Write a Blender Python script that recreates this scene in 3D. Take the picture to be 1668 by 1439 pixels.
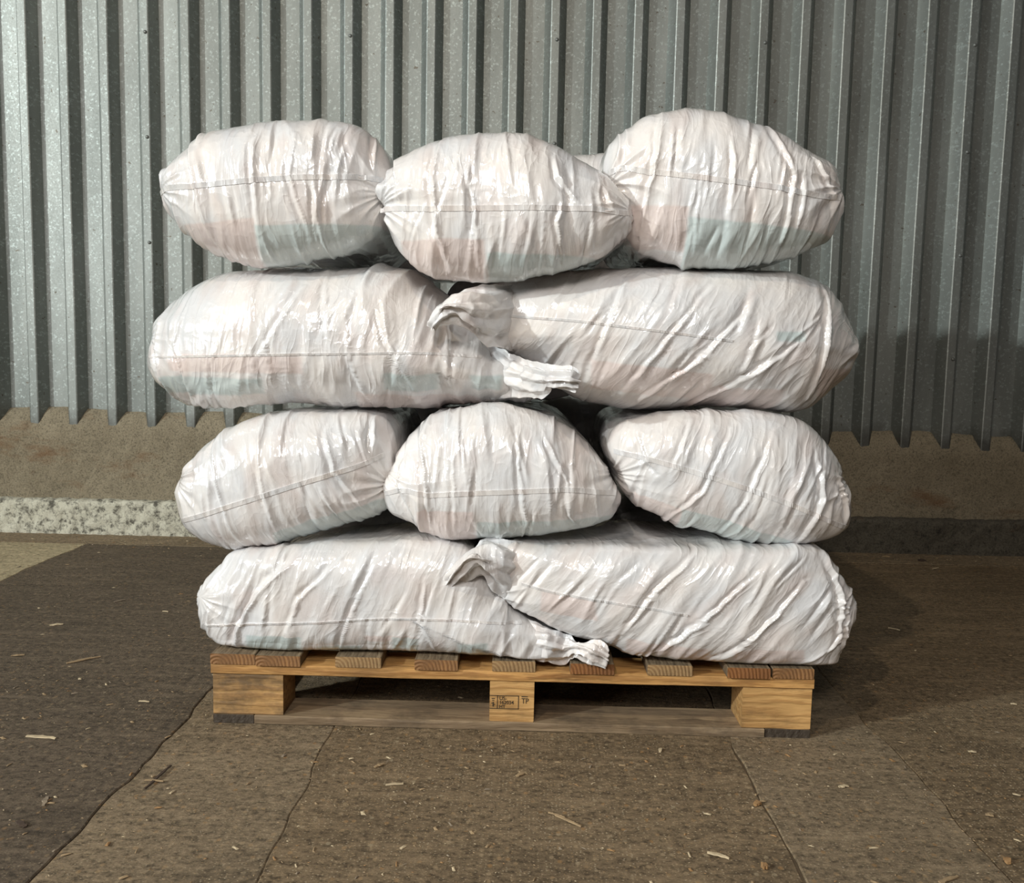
import bpy, math, random
import numpy as np
from mathutils import Vector

# ------------------------------------------------------------------ scene, camera, world, lights, exposure
S = bpy.context.scene
COL = S.collection
for o in list(bpy.data.objects): bpy.data.objects.remove(o)
W_, H_, F_ = 1668, 1439, 1450.0
CAMC = np.array([0.0, -1.76, .777])
YAW, PITCH, ROLL = math.radians(.91), math.radians(5.8), math.radians(1.17)
def _R(ax, a):
    c, s = math.cos(a), math.sin(a)
    return np.array([[1,0,0],[0,c,-s],[0,s,c]]) if ax == 'x' else np.array([[c,-s,0],[s,c,0],[0,0,1]])
CM = _R('z', YAW) @ _R('x', math.pi/2 - PITCH) @ _R('z', ROLL)
cam_d = bpy.data.cameras.new('camera'); cam = bpy.data.objects.new('camera', cam_d); COL.objects.link(cam)
cam_d.sensor_width = 36; cam_d.lens = 36*F_/W_; cam_d.clip_start = .05
from mathutils import Matrix
cam.matrix_world = Matrix.Translation(Vector(CAMC)) @ Matrix([list(r) for r in CM]).to_4x4()
S.camera = cam

w = bpy.data.worlds.new('world'); S.world = w; w.use_nodes = True
bg = w.node_tree.nodes['Background']; bg.inputs[0].default_value = (.92, .93, 1.0, 1); bg.inputs[1].default_value = .05

def area(name, loc, target, size, power, color, sy=None):
    d = bpy.data.lights.new(name, 'AREA'); d.energy = power; d.color = color; d.size = size
    if sy: d.shape = 'RECTANGLE'; d.size_y = sy
    o = bpy.data.objects.new(name, d); COL.objects.link(o); o.location = loc
    o.rotation_euler = (Vector(target) - Vector(loc)).to_track_quat('-Z', 'Y').to_euler()
    return o
area('doorway_light', (-8.6, -5.2, 4.3), (0, .6, .6), .30, 700, (.93, 1.0, .98))
area('front_left_fill', (-6.2, -5.2, 2.6), (0, .6, .6), 2.4, 170, (.97, .98, 1.0), 2.0)  # large soft fill added to brighten the sacks from front left
area('front_fill', (-.35, -3.3, 2.5), (0, .2, .6), .7, 60, (1.0, .95, .89))  # added frontal fill near the camera, lifts the sack fronts
area('ceiling_lamp', (-1.6, -3.2, 5.0), (0, .3, .5), .10, 62, (1.0, .86, .68))

S.view_settings.view_transform = 'Standard'; S.view_settings.look = 'None'
S.view_settings.gamma = 1; S.view_settings.exposure = 0.0
S.view_settings.use_curve_mapping = False

def ray(px, py):
    return CM @ np.array([(px - W_/2)/F_, (H_/2 - py)/F_, -1.0])
def at(px, py, Y):
    d = ray(px, py); return CAMC + d*((Y - CAMC[1])/d[1])
def ground(px, py, z=0.0):
    d = ray(px, py); return CAMC + d*((z - CAMC[2])/d[2])

# ------------------------------------------------------------------ helpers
def mesh_obj(name, V, Fc, mat=None, parent=None, smooth=False, loc=None):
    me = bpy.data.meshes.new(name)
    V = np.asarray(V, dtype=np.float64)
    if loc is not None: V = V - np.array(loc)
    if isinstance(Fc, np.ndarray) and Fc.ndim == 2 and Fc.shape[1] == 4:
        n = len(Fc)
        me.vertices.add(len(V)); me.vertices.foreach_set('co', V.astype(np.float32).ravel())
        me.loops.add(n*4); me.loops.foreach_set('vertex_index', Fc.astype(np.int32).ravel())
        me.polygons.add(n); me.polygons.foreach_set('loop_start', np.arange(0, n*4, 4, dtype=np.int32))
        try: me.polygons.foreach_set('loop_total', np.full(n, 4, dtype=np.int32))
        except Exception: pass
        me.update(calc_edges=True); me.validate()
    else:
        me.from_pydata([tuple(v) for v in V], [], [tuple(int(i) for i in f) for f in Fc]); me.update()
    if smooth: me.polygons.foreach_set('use_smooth', np.ones(len(me.polygons), dtype=bool))
    if mat: me.materials.append(mat)
    o = bpy.data.objects.new(name, me); COL.objects.link(o)
    if loc is not None: o.location = tuple(loc)
    if parent is not None: o.parent = parent
    return o
def empty(name, loc=(0,0,0), rz=0):
    o = bpy.data.objects.new(name, None); COL.objects.link(o); o.location = loc; o.rotation_euler = (0,0,rz)
    o.empty_display_size = .1; return o
def tag(o, label=None, cat=None, group=None, kind=None):
    if label: o['label'] = label
    if cat: o['category'] = cat
    if group: o['group'] = group
    if kind: o['kind'] = kind
    return o

# noise ------------------------------------------------------------
_rng = np.random.RandomState(7)
_perm = np.concatenate([_rng.permutation(256)]*3).astype(np.int32)
_g = _rng.normal(size=(256, 3)); _g /= np.linalg.norm(_g, axis=1)[:, None]
def perlin(x, y, z):
    xi, yi, zi = np.floor(x).astype(np.int32), np.floor(y).astype(np.int32), np.floor(z).astype(np.int32)
    xf, yf, zf = x-xi, y-yi, z-zi
    xi &= 255; yi &= 255; zi &= 255
    u, v, t = (a*a*a*(a*(a*6-15)+10) for a in (xf, yf, zf))
    def gr(i, j, k):
        h = _perm[_perm[_perm[(xi+i) & 255] + ((yi+j) & 255)] + ((zi+k) & 255)]
        gg = _g[h]; return gg[:,0]*(xf-i) + gg[:,1]*(yf-j) + gg[:,2]*(zf-k)
    a = gr(0,0,0)*(1-u)+gr(1,0,0)*u; b = gr(0,1,0)*(1-u)+gr(1,1,0)*u
    c = gr(0,0,1)*(1-u)+gr(1,0,1)*u; d = gr(0,1,1)*(1-u)+gr(1,1,1)*u
    return ((a*(1-v)+b*v)*(1-t) + (c*(1-v)+d*v)*t)*1.6
def ridged(x, y, z, sharp=1.6):
    return np.clip(1-np.abs(perlin(x, y, z))*2.2, 0, 1)**sharp

# material helpers ---------------------------------------------------
def new_mat(name):
    m = bpy.data.materials.new(name); m.use_nodes = True
    nt = m.node_tree; nt.nodes.clear()
    out = nt.nodes.new('ShaderNodeOutputMaterial'); b = nt.nodes.new('ShaderNodeBsdfPrincipled')
    nt.links.new(b.outputs[0], out.inputs[0]); return m, nt, b
def N(nt, t, **k):
    n = nt.nodes.new(t)
    for a, v in k.items():
        if a.startswith('i_'):
            key = a[2:]; key = int(key) if key.isdigit() else key.replace('_', ' ')
            n.inputs[key].default_value = v
        else: setattr(n, a, v)
    return n
def L(nt, a, b): nt.links.new(a, b)
def ramp(nt, src, stops, interp='LINEAR'):
    r = nt.nodes.new('ShaderNodeValToRGB'); r.color_ramp.interpolation = interp
    e = r.color_ramp.elements
    while len(e) < len(stops): e.new(.5)
    for k, (p, c) in enumerate(stops):
        e[k].position = p; e[k].color = (c, c, c, 1) if isinstance(c, (int, float)) else (*c, 1)
    L(nt, src, r.inputs[0]); return r.outputs[0]
def mix(nt, f, a, b, mode='MIX'):
    m = nt.nodes.new('ShaderNodeMix'); m.data_type = 'RGBA'; m.blend_type = mode
    for s, v in ((m.inputs[0], f), (m.inputs[6], a), (m.inputs[7], b)):
        if hasattr(v, 'is_linked') or hasattr(v, 'links'): L(nt, v, s)
        elif isinstance(v, (int, float)): s.default_value = v
        else: s.default_value = (*v, 1)
    return m.outputs[2]
def math_(nt, op, a, b=0.0, c=None):
    m = nt.nodes.new('ShaderNodeMath'); m.operation = op
    for s, v in zip(m.inputs, (a, b, c)):
        if v is None: continue
        if isinstance(v, (int, float)): s.default_value = v
        else: L(nt, v, s)
    return m.outputs[0]
def mapped(nt, src, scale=(1,1,1), rot=(0,0,0), loc=(0,0,0)):
    m = N(nt, 'ShaderNodeMapping'); m.inputs['Scale'].default_value = scale; m.inputs['Rotation'].default_value = rot; m.inputs['Location'].default_value = loc
    L(nt, src, m.inputs[0]); return m.outputs[0]
def noise(nt, vec, scale, detail=4, rough=.55, ntype=None, dist=0):
    n = N(nt, 'ShaderNodeTexNoise'); n.inputs['Scale'].default_value = scale; n.inputs['Detail'].default_value = detail
    n.inputs['Roughness'].default_value = rough; n.inputs['Distortion'].default_value = dist
    if ntype: n.noise_type = ntype; n.normalize = False
    L(nt, vec, n.inputs['Vector']); return n.outputs[0]
def bump(nt, h, dist, strength=1.0, normal=None):
    b = N(nt, 'ShaderNodeBump'); b.inputs['Distance'].default_value = dist; b.inputs['Strength'].default_value = strength
    L(nt, h, b.inputs['Height'])
    if normal is not None: L(nt, normal, b.inputs['Normal'])
    return b.outputs[0]
def geo_pos(nt): return N(nt, 'ShaderNodeNewGeometry').outputs['Position']
def objc(nt): return N(nt, 'ShaderNodeTexCoord').outputs['Object']

# ------------------------------------------------------------------ materials
def mat_film():
    m, nt, b = new_mat('white_bag_film')
    wr = N(nt, 'ShaderNodeAttribute', attribute_name='wr').outputs['Vector']
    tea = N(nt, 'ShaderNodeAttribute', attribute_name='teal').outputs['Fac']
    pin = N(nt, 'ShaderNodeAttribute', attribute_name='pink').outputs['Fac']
    n1 = noise(nt, mapped(nt, wr, (9, 5, 6)), 1.0, 3, .6)
    n2 = noise(nt, mapped(nt, wr, (22, 9, 12), loc=(4,2,1)), 1.0, 2, .5)
    base = mix(nt, ramp(nt, n1, [(.38, 0.), (.62, 1.)]), (.70, .705, .72), (.775, .74, .715))
    base = mix(nt, math_(nt, 'MULTIPLY', ramp(nt, n2, [(.5, 0.), (.68, 1.)]), .45), base, (.62, .53, .50))
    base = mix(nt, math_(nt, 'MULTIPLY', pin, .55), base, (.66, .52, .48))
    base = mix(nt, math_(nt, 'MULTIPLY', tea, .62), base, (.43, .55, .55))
    # dusty specks
    d = noise(nt, geo_pos(nt), 420, 2, .6)
    dm = ramp(nt, noise(nt, geo_pos(nt), 9, 3, .6), [(.52, 0.), (.68, .35)])
    base = mix(nt, math_(nt, 'MULTIPLY', ramp(nt, d, [(.58, 0.), (.66, 1.)]), dm), base, (.42, .36, .30))
    L(nt, base, b.inputs['Base Color'])
    b.inputs['Roughness'].default_value = .34; b.inputs['IOR'].default_value = 1.5
    b.inputs['Coat Weight'].default_value = 1.0; b.inputs['Coat Roughness'].default_value = .11; b.inputs['Coat IOR'].default_value = 1.65
    b.inputs['Subsurface Weight'].default_value = .0
    # fine film creases
    wv = noise(nt, mapped(nt, wr, (10, 7, 8)), 1.0, 2, .5)
    cmb = N(nt, 'ShaderNodeVectorMath', operation='ADD'); L(nt, wr, cmb.inputs[0])
    sc = N(nt, 'ShaderNodeVectorMath', operation='SCALE'); sc.inputs['Scale'].default_value = .05
    nz = N(nt, 'ShaderNodeTexNoise'); nz.inputs['Scale'].default_value = 9; nz.inputs['Detail'].default_value = 1; L(nt, wr, nz.inputs['Vector'])
    L(nt, nz.outputs['Color'], sc.inputs[0]); L(nt, sc.outputs[0], cmb.inputs[1])
    wv = cmb.outputs[0]
    def rid(vec, loc, sc_):
        n = noise(nt, mapped(nt, vec, sc_, loc=loc), 1.0, 1.5, .5)
        a = math_(nt, 'ABSOLUTE', math_(nt, 'SUBTRACT', n, .5))
        return math_(nt, 'POWER', math_(nt, 'SUBTRACT', 1.0, math_(nt, 'MINIMUM', math_(nt, 'MULTIPLY', a, 4.0), 1.0)), 2.0)
    r1 = rid(wv, (0,0,0), (44, 9, 14)); r2 = rid(wv, (3,7,1), (95, 22, 30)); r3 = rid(wv, (9,2,5), (30, 34, 30))
    msk = ramp(nt, noise(nt, mapped(nt, wr, (7, 6, 7), loc=(8,1,3)), 1.0, 2, .5), [(.38, .15), (.62, 1.)])
    h = math_(nt, 'ADD', math_(nt, 'MULTIPLY', r1, msk), math_(nt, 'MULTIPLY', r2, .16)); h = math_(nt, 'ADD', h, math_(nt, 'MULTIPLY', r3, .35))
    L(nt, bump(nt, h, .0013, 1.0), b.inputs['Normal'])
    L(nt, bump(nt, h, .0013, 1.0), b.inputs['Coat Normal'])
    return m

def mat_wood(name, c1, c2, c3, axis, dirt=.4, ring=False, seed=0.0):
    m, nt, b = new_mat(name)
    oc = objc(nt)
    st = {'x': (1.5, 26, 26), 'y': (26, 1.5, 26), 'z': (26, 26, 1.5)}[axis]
    v = mapped(nt, oc, st, loc=(seed, seed*1.7, seed*.6))
    if ring:
        wv = N(nt, 'ShaderNodeTexWave', wave_type='RINGS', rings_direction='Y'); wv.inputs['Scale'].default_value = 42
        wv.inputs['Distortion'].default_value = 3.2; wv.inputs['Detail'].default_value = 2; wv.inputs['Detail Scale'].default_value = .8
        L(nt, mapped(nt, oc, loc=(.02+seed*.013, 0, .012)), wv.inputs['Vector']); g = wv.outputs['Fac']
    else:
        wv = N(nt, 'ShaderNodeTexWave', wave_type='BANDS', bands_direction='Z' if axis != 'z' else 'X'); wv.inputs['Scale'].default_value = 17
        wv.inputs['Distortion'].default_value = 7.5; wv.inputs['Detail'].default_value = 3; wv.inputs['Detail Scale'].default_value = 2.6
        wv.inputs['Detail Roughness'].default_value = .6
        st2 = {'x': (.16, 1, 1), 'y': (1, .16, 1), 'z': (1, 1, .16)}[axis]
        if axis == 'y': wv.bands_direction = 'X'
        L(nt, mapped(nt, oc, st2, loc=(seed, seed, seed)), wv.inputs['Vector']); g = wv.outputs['Fac']
    n = noise(nt, v, 1.0, 5, .65)
    col = mix(nt, ramp(nt, g, [(.2, 0.), (.9, 1.)]), c1, c2)
    col = mix(nt, ramp(nt, n, [(.35, 0.), (.62, .9)]), col, c3)
    big = noise(nt, mapped(nt, oc, (5, 5, 9), loc=(seed, 2, seed)), 1.0, 3, .6)
    col = mix(nt, ramp(nt, big, [(.4, 0.), (.65, .55)]), col, tuple(x*.55 for x in c2))
    fs = noise(nt, mapped(nt, oc, tuple(9*q for q in st)), 1.0, 3, .7)
    col = mix(nt, ramp(nt, fs, [(.55, 0.), (.75, .5)]), col, tuple(x*.4 for x in c2))
    dn = noise(nt, mapped(nt, oc, (7, 7, 12), loc=(seed*3, 1, 2)), 1.0, 5, .7)
    col = mix(nt, ramp(nt, dn, [(.47, 0.), (.66, dirt)]), col, (.045, .034, .024))
    L(nt, col, b.inputs['Base Color']); b.inputs['Roughness'].default_value = .72
    L(nt, bump(nt, math_(nt, 'ADD', g, n), .0012, .8), b.inputs['Normal'])
    return m

def mat_metal():
    m, nt, b = new_mat('galvanised_steel')
    oc = geo_pos(nt)
    sp = N(nt, 'ShaderNodeTexVoronoi', feature='F1'); sp.inputs['Scale'].default_value = 135; sp.inputs['Randomness'].default_value = 1
    L(nt, mapped(nt, oc, (1, .4, 1)), sp.inputs['Vector'])
    cellv = ramp(nt, N(nt, 'ShaderNodeSeparateColor').outputs[0], [(0, 0.), (1, 1.)]) if False else None
    sepc = N(nt, 'ShaderNodeSeparateColor'); L(nt, sp.outputs['Color'], sepc.inputs[0])
    n = noise(nt, oc, 140, 3, .7)
    spang = math_(nt, 'MULTIPLY', ramp(nt, sepc.outputs[0], [(.74, 0.), (.9, 1.)]), ramp(nt, n, [(.42, .0), (.58, 1.)]))
    big = noise(nt, mapped(nt, oc, (6, 6, 1.2)), 1.0, 4, .6)
    base = mix(nt, ramp(nt, big, [(.3, 0.), (.7, 1.)]), (.205, .222, .210), (.315, .332, .315))
    base = mix(nt, math_(nt, 'MULTIPLY', spang, .5), base, (.50, .56, .54))
    # grime near the foot and rusty flecks
    sx = N(nt, 'ShaderNodeSeparateXYZ'); L(nt, oc, sx.inputs[0])
    zz = math_(nt, 'ADD', sx.outputs[2], math_(nt, 'MULTIPLY', noise(nt, oc, 14, 4, .65), .16))
    low = ramp(nt, math_(nt, 'MULTIPLY', zz, 1.0), [(.52, 1.), (.60, 0.)])
    base = mix(nt, math_(nt, 'MULTIPLY', low, .75), base, (.10, .098, .088))
    fl = noise(nt, oc, 60, 2, .5)
    base = mix(nt, ramp(nt, fl, [(.70, 0.), (.74, .7)]), base, (.10, .075, .05))
    warm = ramp(nt, noise(nt, mapped(nt, oc, (1.2, 1.2, .5), loc=(2.2, 0, 0)), 1.0, 2, .5), [(.4, 0.), (.7, .3)])
    base = mix(nt, warm, base, (.22, .21, .175))
    L(nt, base, b.inputs['Base Color'])
    b.inputs['Metallic'].default_value = .85
    L(nt, ramp(nt, n, [(.3, .62), (.7, .52)]), b.inputs['Roughness'])
    L(nt, bump(nt, n, .0004, .5), b.inputs['Normal'])
    return m

def mat_concrete(name, c1, c2, crumb=.5, rust=0.0, white=0.0, scale=1.0):
    m, nt, b = new_mat(name)
    p = geo_pos(nt)
    a = noise(nt, mapped(nt, p, (1, 1, 1.6)), 3.2*scale, 8, .66); f = noise(nt, p, 150*scale, 6, .8); g = noise(nt, p, 34*scale, 7, .78)
    col = mix(nt, ramp(nt, a, [(.3, 0.), (.7, 1.)]), c1, c2)
    dark = tuple(x*.28 for x in c1); light = tuple(min(1, x*1.9) for x in c2)
    col = mix(nt, ramp(nt, f, [(.36, .8), (.5, 0.)]), col, dark)
    col = mix(nt, ramp(nt, f, [(.6, 0.), (.72, .8)]), col, light)
    col = mix(nt, ramp(nt, g, [(.34, crumb), (.47, 0.)]), col, dark)
    if rust:
        r = noise(nt, mapped(nt, p, (2.2, 2, 6), loc=(.6, 0, .3)), 1.0, 5, .7)
        col = mix(nt, ramp(nt, r, [(.60, 0.), (.72, rust)]), col, (.17, .075, .025))
    if white:
        r = noise(nt, mapped(nt, p, (.55, 1, 3), loc=(3.1, 0, .3)), 1.0, 4, .6)
        sx = N(nt, 'ShaderNodeSeparateXYZ'); L(nt, p, sx.inputs[0])
        lft = ramp(nt, math_(nt, 'ADD', math_(nt, 'MULTIPLY', sx.outputs[0], -.3), math_(nt, 'MULTIPLY', math_(nt, 'SUBTRACT', r, .5), .6)), [(.05, 0.), (.45, 1.)])
        col = mix(nt, math_(nt, 'MULTIPLY', lft, math_(nt, 'MULTIPLY', ramp(nt, g, [(.4, .15), (.52, 1.)]), white)), col, (.82, .79, .64))
    L(nt, col, b.inputs['Base Color']); b.inputs['Roughness'].default_value = .9
    h = math_(nt, 'ADD', math_(nt, 'MULTIPLY', f, .5), g)
    L(nt, bump(nt, h, .010*crumb+.003, 1.0), b.inputs['Normal'])
    return m

def mat_floor(name, c1, c2, speck=.5, seed=0):
    m, nt, b = new_mat(name)
    p = geo_pos(nt)
    a = noise(nt, mapped(nt, p, (1, 1, 1), loc=(seed, 0, 0)), 2.0, 10, .68)
    f = noise(nt, mapped(nt, p, (1, 1.3, 1)), 60, 8, .8)
    s = noise(nt, mapped(nt, p, (2.2, 7, 1), loc=(0, seed, 0)), 1.6, 5, .6)
    col = mix(nt, ramp(nt, a, [(.32, 0.), (.68, 1.)]), c1, c2)
    dk = tuple(x*.45 for x in c1)
    col = mix(nt, ramp(nt, f, [(.40, .9), (.50, 0.)]), col, dk)
    col = mix(nt, ramp(nt, f, [(.53, 0.), (.66, .6)]), col, tuple(x*1.9 for x in c2))
    st2 = noise(nt, mapped(nt, p, (1.6, 9, 1), rot=(0, 0, .12), loc=(seed, 3, 0)), 3.0, 8, .75)
    col = mix(nt, ramp(nt, st2, [(.50, 0.), (.66, .55)]), col, tuple(x*1.5 for x in c2))
    col = mix(nt, ramp(nt, s, [(.55, 0.), (.75, .5)]), col, dk)
    # embedded aggregate / dust specks
    vo = N(nt, 'ShaderNodeTexVoronoi', feature='F1', voronoi_dimensions='2D'); vo.inputs['Scale'].default_value = 150; L(nt, mapped(nt, p, (1, 1.4, 1)), vo.inputs['Vector'])
    sc = N(nt, 'ShaderNodeSeparateColor'); L(nt, vo.outputs['Color'], sc.inputs[0])
    pick = ramp(nt, sc.outputs[0], [(.66, 0.), (.68, 1.)])
    dot = ramp(nt, vo.outputs['Distance'], [(.14, 1.), (.26, 0.)])
    area_ = ramp(nt, noise(nt, p, 1.5, 3, .6), [(.35, .25), (.65, 1.)])
    col = mix(nt, math_(nt, 'MULTIPLY', math_(nt, 'MULTIPLY', pick, dot), math_(nt, 'MULTIPLY', area_, speck)), col, mix(nt, sc.outputs[1], (.44, .28, .12), (.62, .54, .38)))
    v2 = N(nt, 'ShaderNodeTexVoronoi', feature='F1', voronoi_dimensions='2D'); v2.inputs['Scale'].default_value = 62; L(nt, mapped(nt, p, (1.2, 1, 1), loc=(3, 1, 0)), v2.inputs['Vector'])
    s2 = N(nt, 'ShaderNodeSeparateColor'); L(nt, v2.outputs['Color'], s2.inputs[0])
    m2 = math_(nt, 'MULTIPLY', ramp(nt, s2.outputs[0], [(.86, 0.), (.88, .8)]), ramp(nt, v2.outputs['Distance'], [(.18, 1.), (.36, 0.)]))
    col = mix(nt, math_(nt, 'MULTIPLY', m2, speck*.8), col, mix(nt, s2.outputs[1], (.40, .22, .08), (.45, .37, .24)))
    L(nt, col, b.inputs['Base Color'])
    L(nt, ramp(nt, a, [(.3, .62), (.7, .85)]), b.inputs['Roughness'])
    b.inputs['Specular IOR Level'].default_value = .3
    h = math_(nt, 'ADD', f, math_(nt, 'MULTIPLY', s, .8))
    L(nt, bump(nt, h, .006, .9), b.inputs['Normal'])
    return m

def mat_plain(name, c, rough=.7, metallic=0.0, var=.3):
    m, nt, b = new_mat(name)
    n = noise(nt, objc(nt), 60, 4, .6)
    L(nt, mix(nt, ramp(nt, n, [(.35, 0.), (.65, 1.)]), tuple(x*(1-var) for x in c), c), b.inputs['Base Color'])
    b.inputs['Roughness'].default_value = rough; b.inputs['Metallic'].default_value = metallic
    return m

FILM = mat_film()
METAL = mat_metal()
RIVET = mat_plain('rivet_steel', (.20, .21, .20), .5, .5)
PLINTH = mat_concrete('plinth_concrete', (.25, .208, .138), (.36, .305, .21), .45, rust=.6, scale=1.0)
KERB = mat_concrete('kerb_concrete', (.105, .092, .068), (.16, .145, .11), .9, rust=.5, white=.95, scale=.9)
FLOOR_DARK = mat_floor('floor_dark_concrete', (.098, .074, .050), (.158, .120, .082), .5, 1)
FLOOR_MID = mat_floor('floor_brown_concrete', (.150, .106, .060), (.250, .182, .108), .9, 3)
FLOOR_PALE = mat_floor('floor_worn_concrete', (.185, .138, .084), (.280, .212, .134), .8, 6)
FLOOR_SAND = mat_floor('floor_sandy_concrete', (.40, .33, .20), (.52, .43, .27), .5, 9)
JOINT = mat_plain('joint_dirt', (.15, .112, .070), .95)

# ------------------------------------------------------------------ the setting: floor
def slab(x0, x1, y0, y1, mat, zt, seed, parent):
    r = random.Random(seed); pts = []
    def wob(n, x): rr = random.Random(int(round(x*50))); return [rr.gauss(0, .0035)+.004*math.sin(k*.21+x*9)+.003*math.sin(k*.67+x*5) for k in range(n)]
    n = 320
    ys = np.linspace(y0, y1, n); a, b = wob(n, x0), wob(n, x1)
    a = np.convolve(a, [.3,.4,.3], 'same'); b = np.convolve(b, [.3,.4,.3], 'same')
    V = []
    for k in range(n):
        V += [(x0+a[k], ys[k], -.03), (x0+a[k], ys[k], zt-.002), (x0+a[k]+.002, ys[k], zt), (x1+b[k]-.002, ys[k], zt), (x1+b[k], ys[k], zt-.002), (x1+b[k], ys[k], -.03)]
    Fc = [(6*k+j, 6*k+j+1, 6*(k+1)+j+1, 6*(k+1)+j) for k in range(n-1) for j in range(5)]
    Fc += [(5,4,3,2,1,0), tuple(6*(n-1)+j for j in range(6))]
    return mesh_obj('floor_slab', V, Fc, mat, parent)
floor = mesh_obj('floor', [(-7,-6,-.004),(7,-6,-.004),(7,1.9,-.004),(-7,1.9,-.004)], [(0,1,2,3)], JOINT); tag(floor, kind='structure')
YE = 1.60
for i, (x0, x1, m, z) in enumerate([(-6.9,-1.70,FLOOR_SAND,0),(-1.699,-.7015,FLOOR_DARK,.0),(-.700,-.382,FLOOR_PALE,-.001),(-.3808,.429,FLOOR_MID,0),(.4302,.7445,FLOOR_PALE,.0),(.746,2.6,FLOOR_MID,-.001),(2.601,6.9,FLOOR_MID,0)]):
    slab(x0, x1, -5.9, YE, m, z, i, floor)
mesh_obj('floor_strip', [(-6.9,YE+.006,-.02),(6.9,YE+.006,-.02),(6.9,YE+.006,0),(-6.9,YE+.006,0),(6.9,1.8,.002),(-6.9,1.8,.002)], [(0,1,2,3),(3,2,4,5)], FLOOR_PALE, floor)

# ------------------------------------------------------------------ the setting: wall
XA, XB = -4.0, 4.0
def profile_sheet(name, prof, xs, mat, parent=None, nz=None, amp=.004, freq=18):
    """prof: list of functions x -> (y, z)"""
    n, m = len(xs), len(prof)
    P = np.array([[(x, *f(x)) for f in prof] for x in xs]).reshape(-1, 3)
    d = perlin(P[:,0]*freq, P[:,1]*freq, P[:,2]*freq)*amp + perlin(P[:,0]*freq*3, P[:,1]*freq*3, P[:,2]*freq*3)*amp*.5
    P[:,1] -= d; P[:,2] += d*.6
    i = np.arange(n-1)[:,None]; j = np.arange(m-1)[None,:]
    q = np.stack([i*m+j, (i+1)*m+j, (i+1)*m+j+1, i*m+j+1], -1).reshape(-1, 4)
    return mesh_obj(name, P, q, mat, parent, smooth=True)
PITCH_R, RX0, YR, DEP = .1593, .0785, 1.80, .045
def tilt(x): return -.0068*(x)            # the plinth top drops a little to the right
def zf(x): return .440 + tilt(x)
def zb(x):
    k = (x - RX0)/PITCH_R; fr = abs(k - round(k))
    return .492 + tilt(x) + .006*math.sin(x*9.1) - .030*max(0, 1-fr/.24)
def interp2(fa, fb, t): return lambda x: tuple(a*(1-t)+b*t for a, b in zip(fa(x), fb(x)))
pf = [lambda x: (1.815, .10), lambda x: (YR-.004, .16)]
a0, a1 = (lambda x: (YR+.006, .13)), (lambda x: (YR-.006, zf(x)-.035))
prof = [interp2(a0, a1, t) for t in np.linspace(0, 1, 14)]
prof += [lambda x: (YR-.003, zf(x)-.012), lambda x: (YR+.006, zf(x)+.004), lambda x: (YR+.022, (zf(x)+zb(x))/2+.006), lambda x: (YR+DEP-.006, zb(x)), lambda x: (YR+DEP+.02, zb(x)+.006), lambda x: (YR+DEP+.16, zb(x)+.008)]
wall = profile_sheet('wall_back', prof, np.linspace(XA, XB, 900), PLINTH, amp=.004)
tag(wall, kind='structure')
kp = [lambda x: (1.766, -.02)] + [interp2(lambda x: (1.766, .0), lambda x: (1.758, .128), t) for t in np.linspace(0,1,10)] + \
     [lambda x: (1.762, .137), lambda x: (1.772, .141), lambda x: (1.79, .142), lambda x: (1.83, .143)]
kerb = profile_sheet('trim_1', kp, np.linspace(XA, XB, 1000), KERB, amp=.009, freq=26)
tag(kerb, kind='structure')

def sheet(k0):
    """five ribs of profiled sheet, seen from inside: wide back flange, narrow ridge towards us"""
    hs, run = .016, .0265
    Z0, Z1 = .38, 3.3
    xs = []
    y_off = -.0012 if k0 % 2 else 0.0
    for k in range(5):
        xc = RX0 + (k0*5 + k)*PITCH_R
        if k == 0: xs.append((xc-hs-run-.002, YR+DEP))
        xs += [(xc-hs-run, YR+DEP), (xc-hs-.002, YR+.002), (xc-hs+.002, YR), (xc+hs-.002, YR), (xc+hs+.002, YR+.002), (xc+hs+run, YR+DEP)]
    xc = RX0 + (k0*5 + 5)*PITCH_R
    xs += [(xc-hs-run, YR+DEP+.0015), (xc-hs, YR+.0015), (xc+hs-.004, YR+.0015)]
    nz = 24; zs = np.linspace(Z0, Z1, nz)
    V = [(x, y + (.0008*math.sin(z*7+x*20)), z) for z in zs for x, y in xs]
    V += [(x, y + .0016 + (.0008*math.sin(z*7+x*20)), z) for z in zs for x, y in xs]
    m = len(xs); off = m*nz
    Fc = [(i*m+j, i*m+j+1, (i+1)*m+j+1, (i+1)*m+j) for i in range(nz-1) for j in range(m-1)]
    Fc += [(off+a, off+d, off+c, off+b) for a, b, c, d in list(Fc)]
    for i in range(nz-1):
        for j in (0, m-1): Fc.append((i*m+j, (i+1)*m+j, off+(i+1)*m+j, off+i*m+j))
    for i in (0, nz-1):
        for j in range(m-1): Fc.append((i*m+j, i*m+j+1, off+i*m+j+1, off+i*m+j))
    s = mesh_obj('metal_sheet', V, Fc, METAL, wall)
    return s, RX0 + k0*5*PITCH_R
def rivet_mesh():
    V, Fc = [(0, -.0042, 0)], []
    for r, y in ((.0038, -.0036), (.0066, -.0014), (.0072, .001)):
        for a in range(10): V.append((r*math.cos(a*math.pi/5), y, r*math.sin(a*math.pi/5)))
    for a in range(10):
        b = (a+1) % 10; Fc.append((0, 1+b, 1+a))
        for q in range(2): Fc.append((1+q*10+a, 1+q*10+b, 11+q*10+b, 11+q*10+a))
    me = bpy.data.meshes.new('rivet'); me.from_pydata(V, [], Fc); me.materials.append(RIVET)
    me.polygons.foreach_set('use_smooth', [True]*len(me.polygons)); return me
RM = rivet_mesh()
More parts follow.
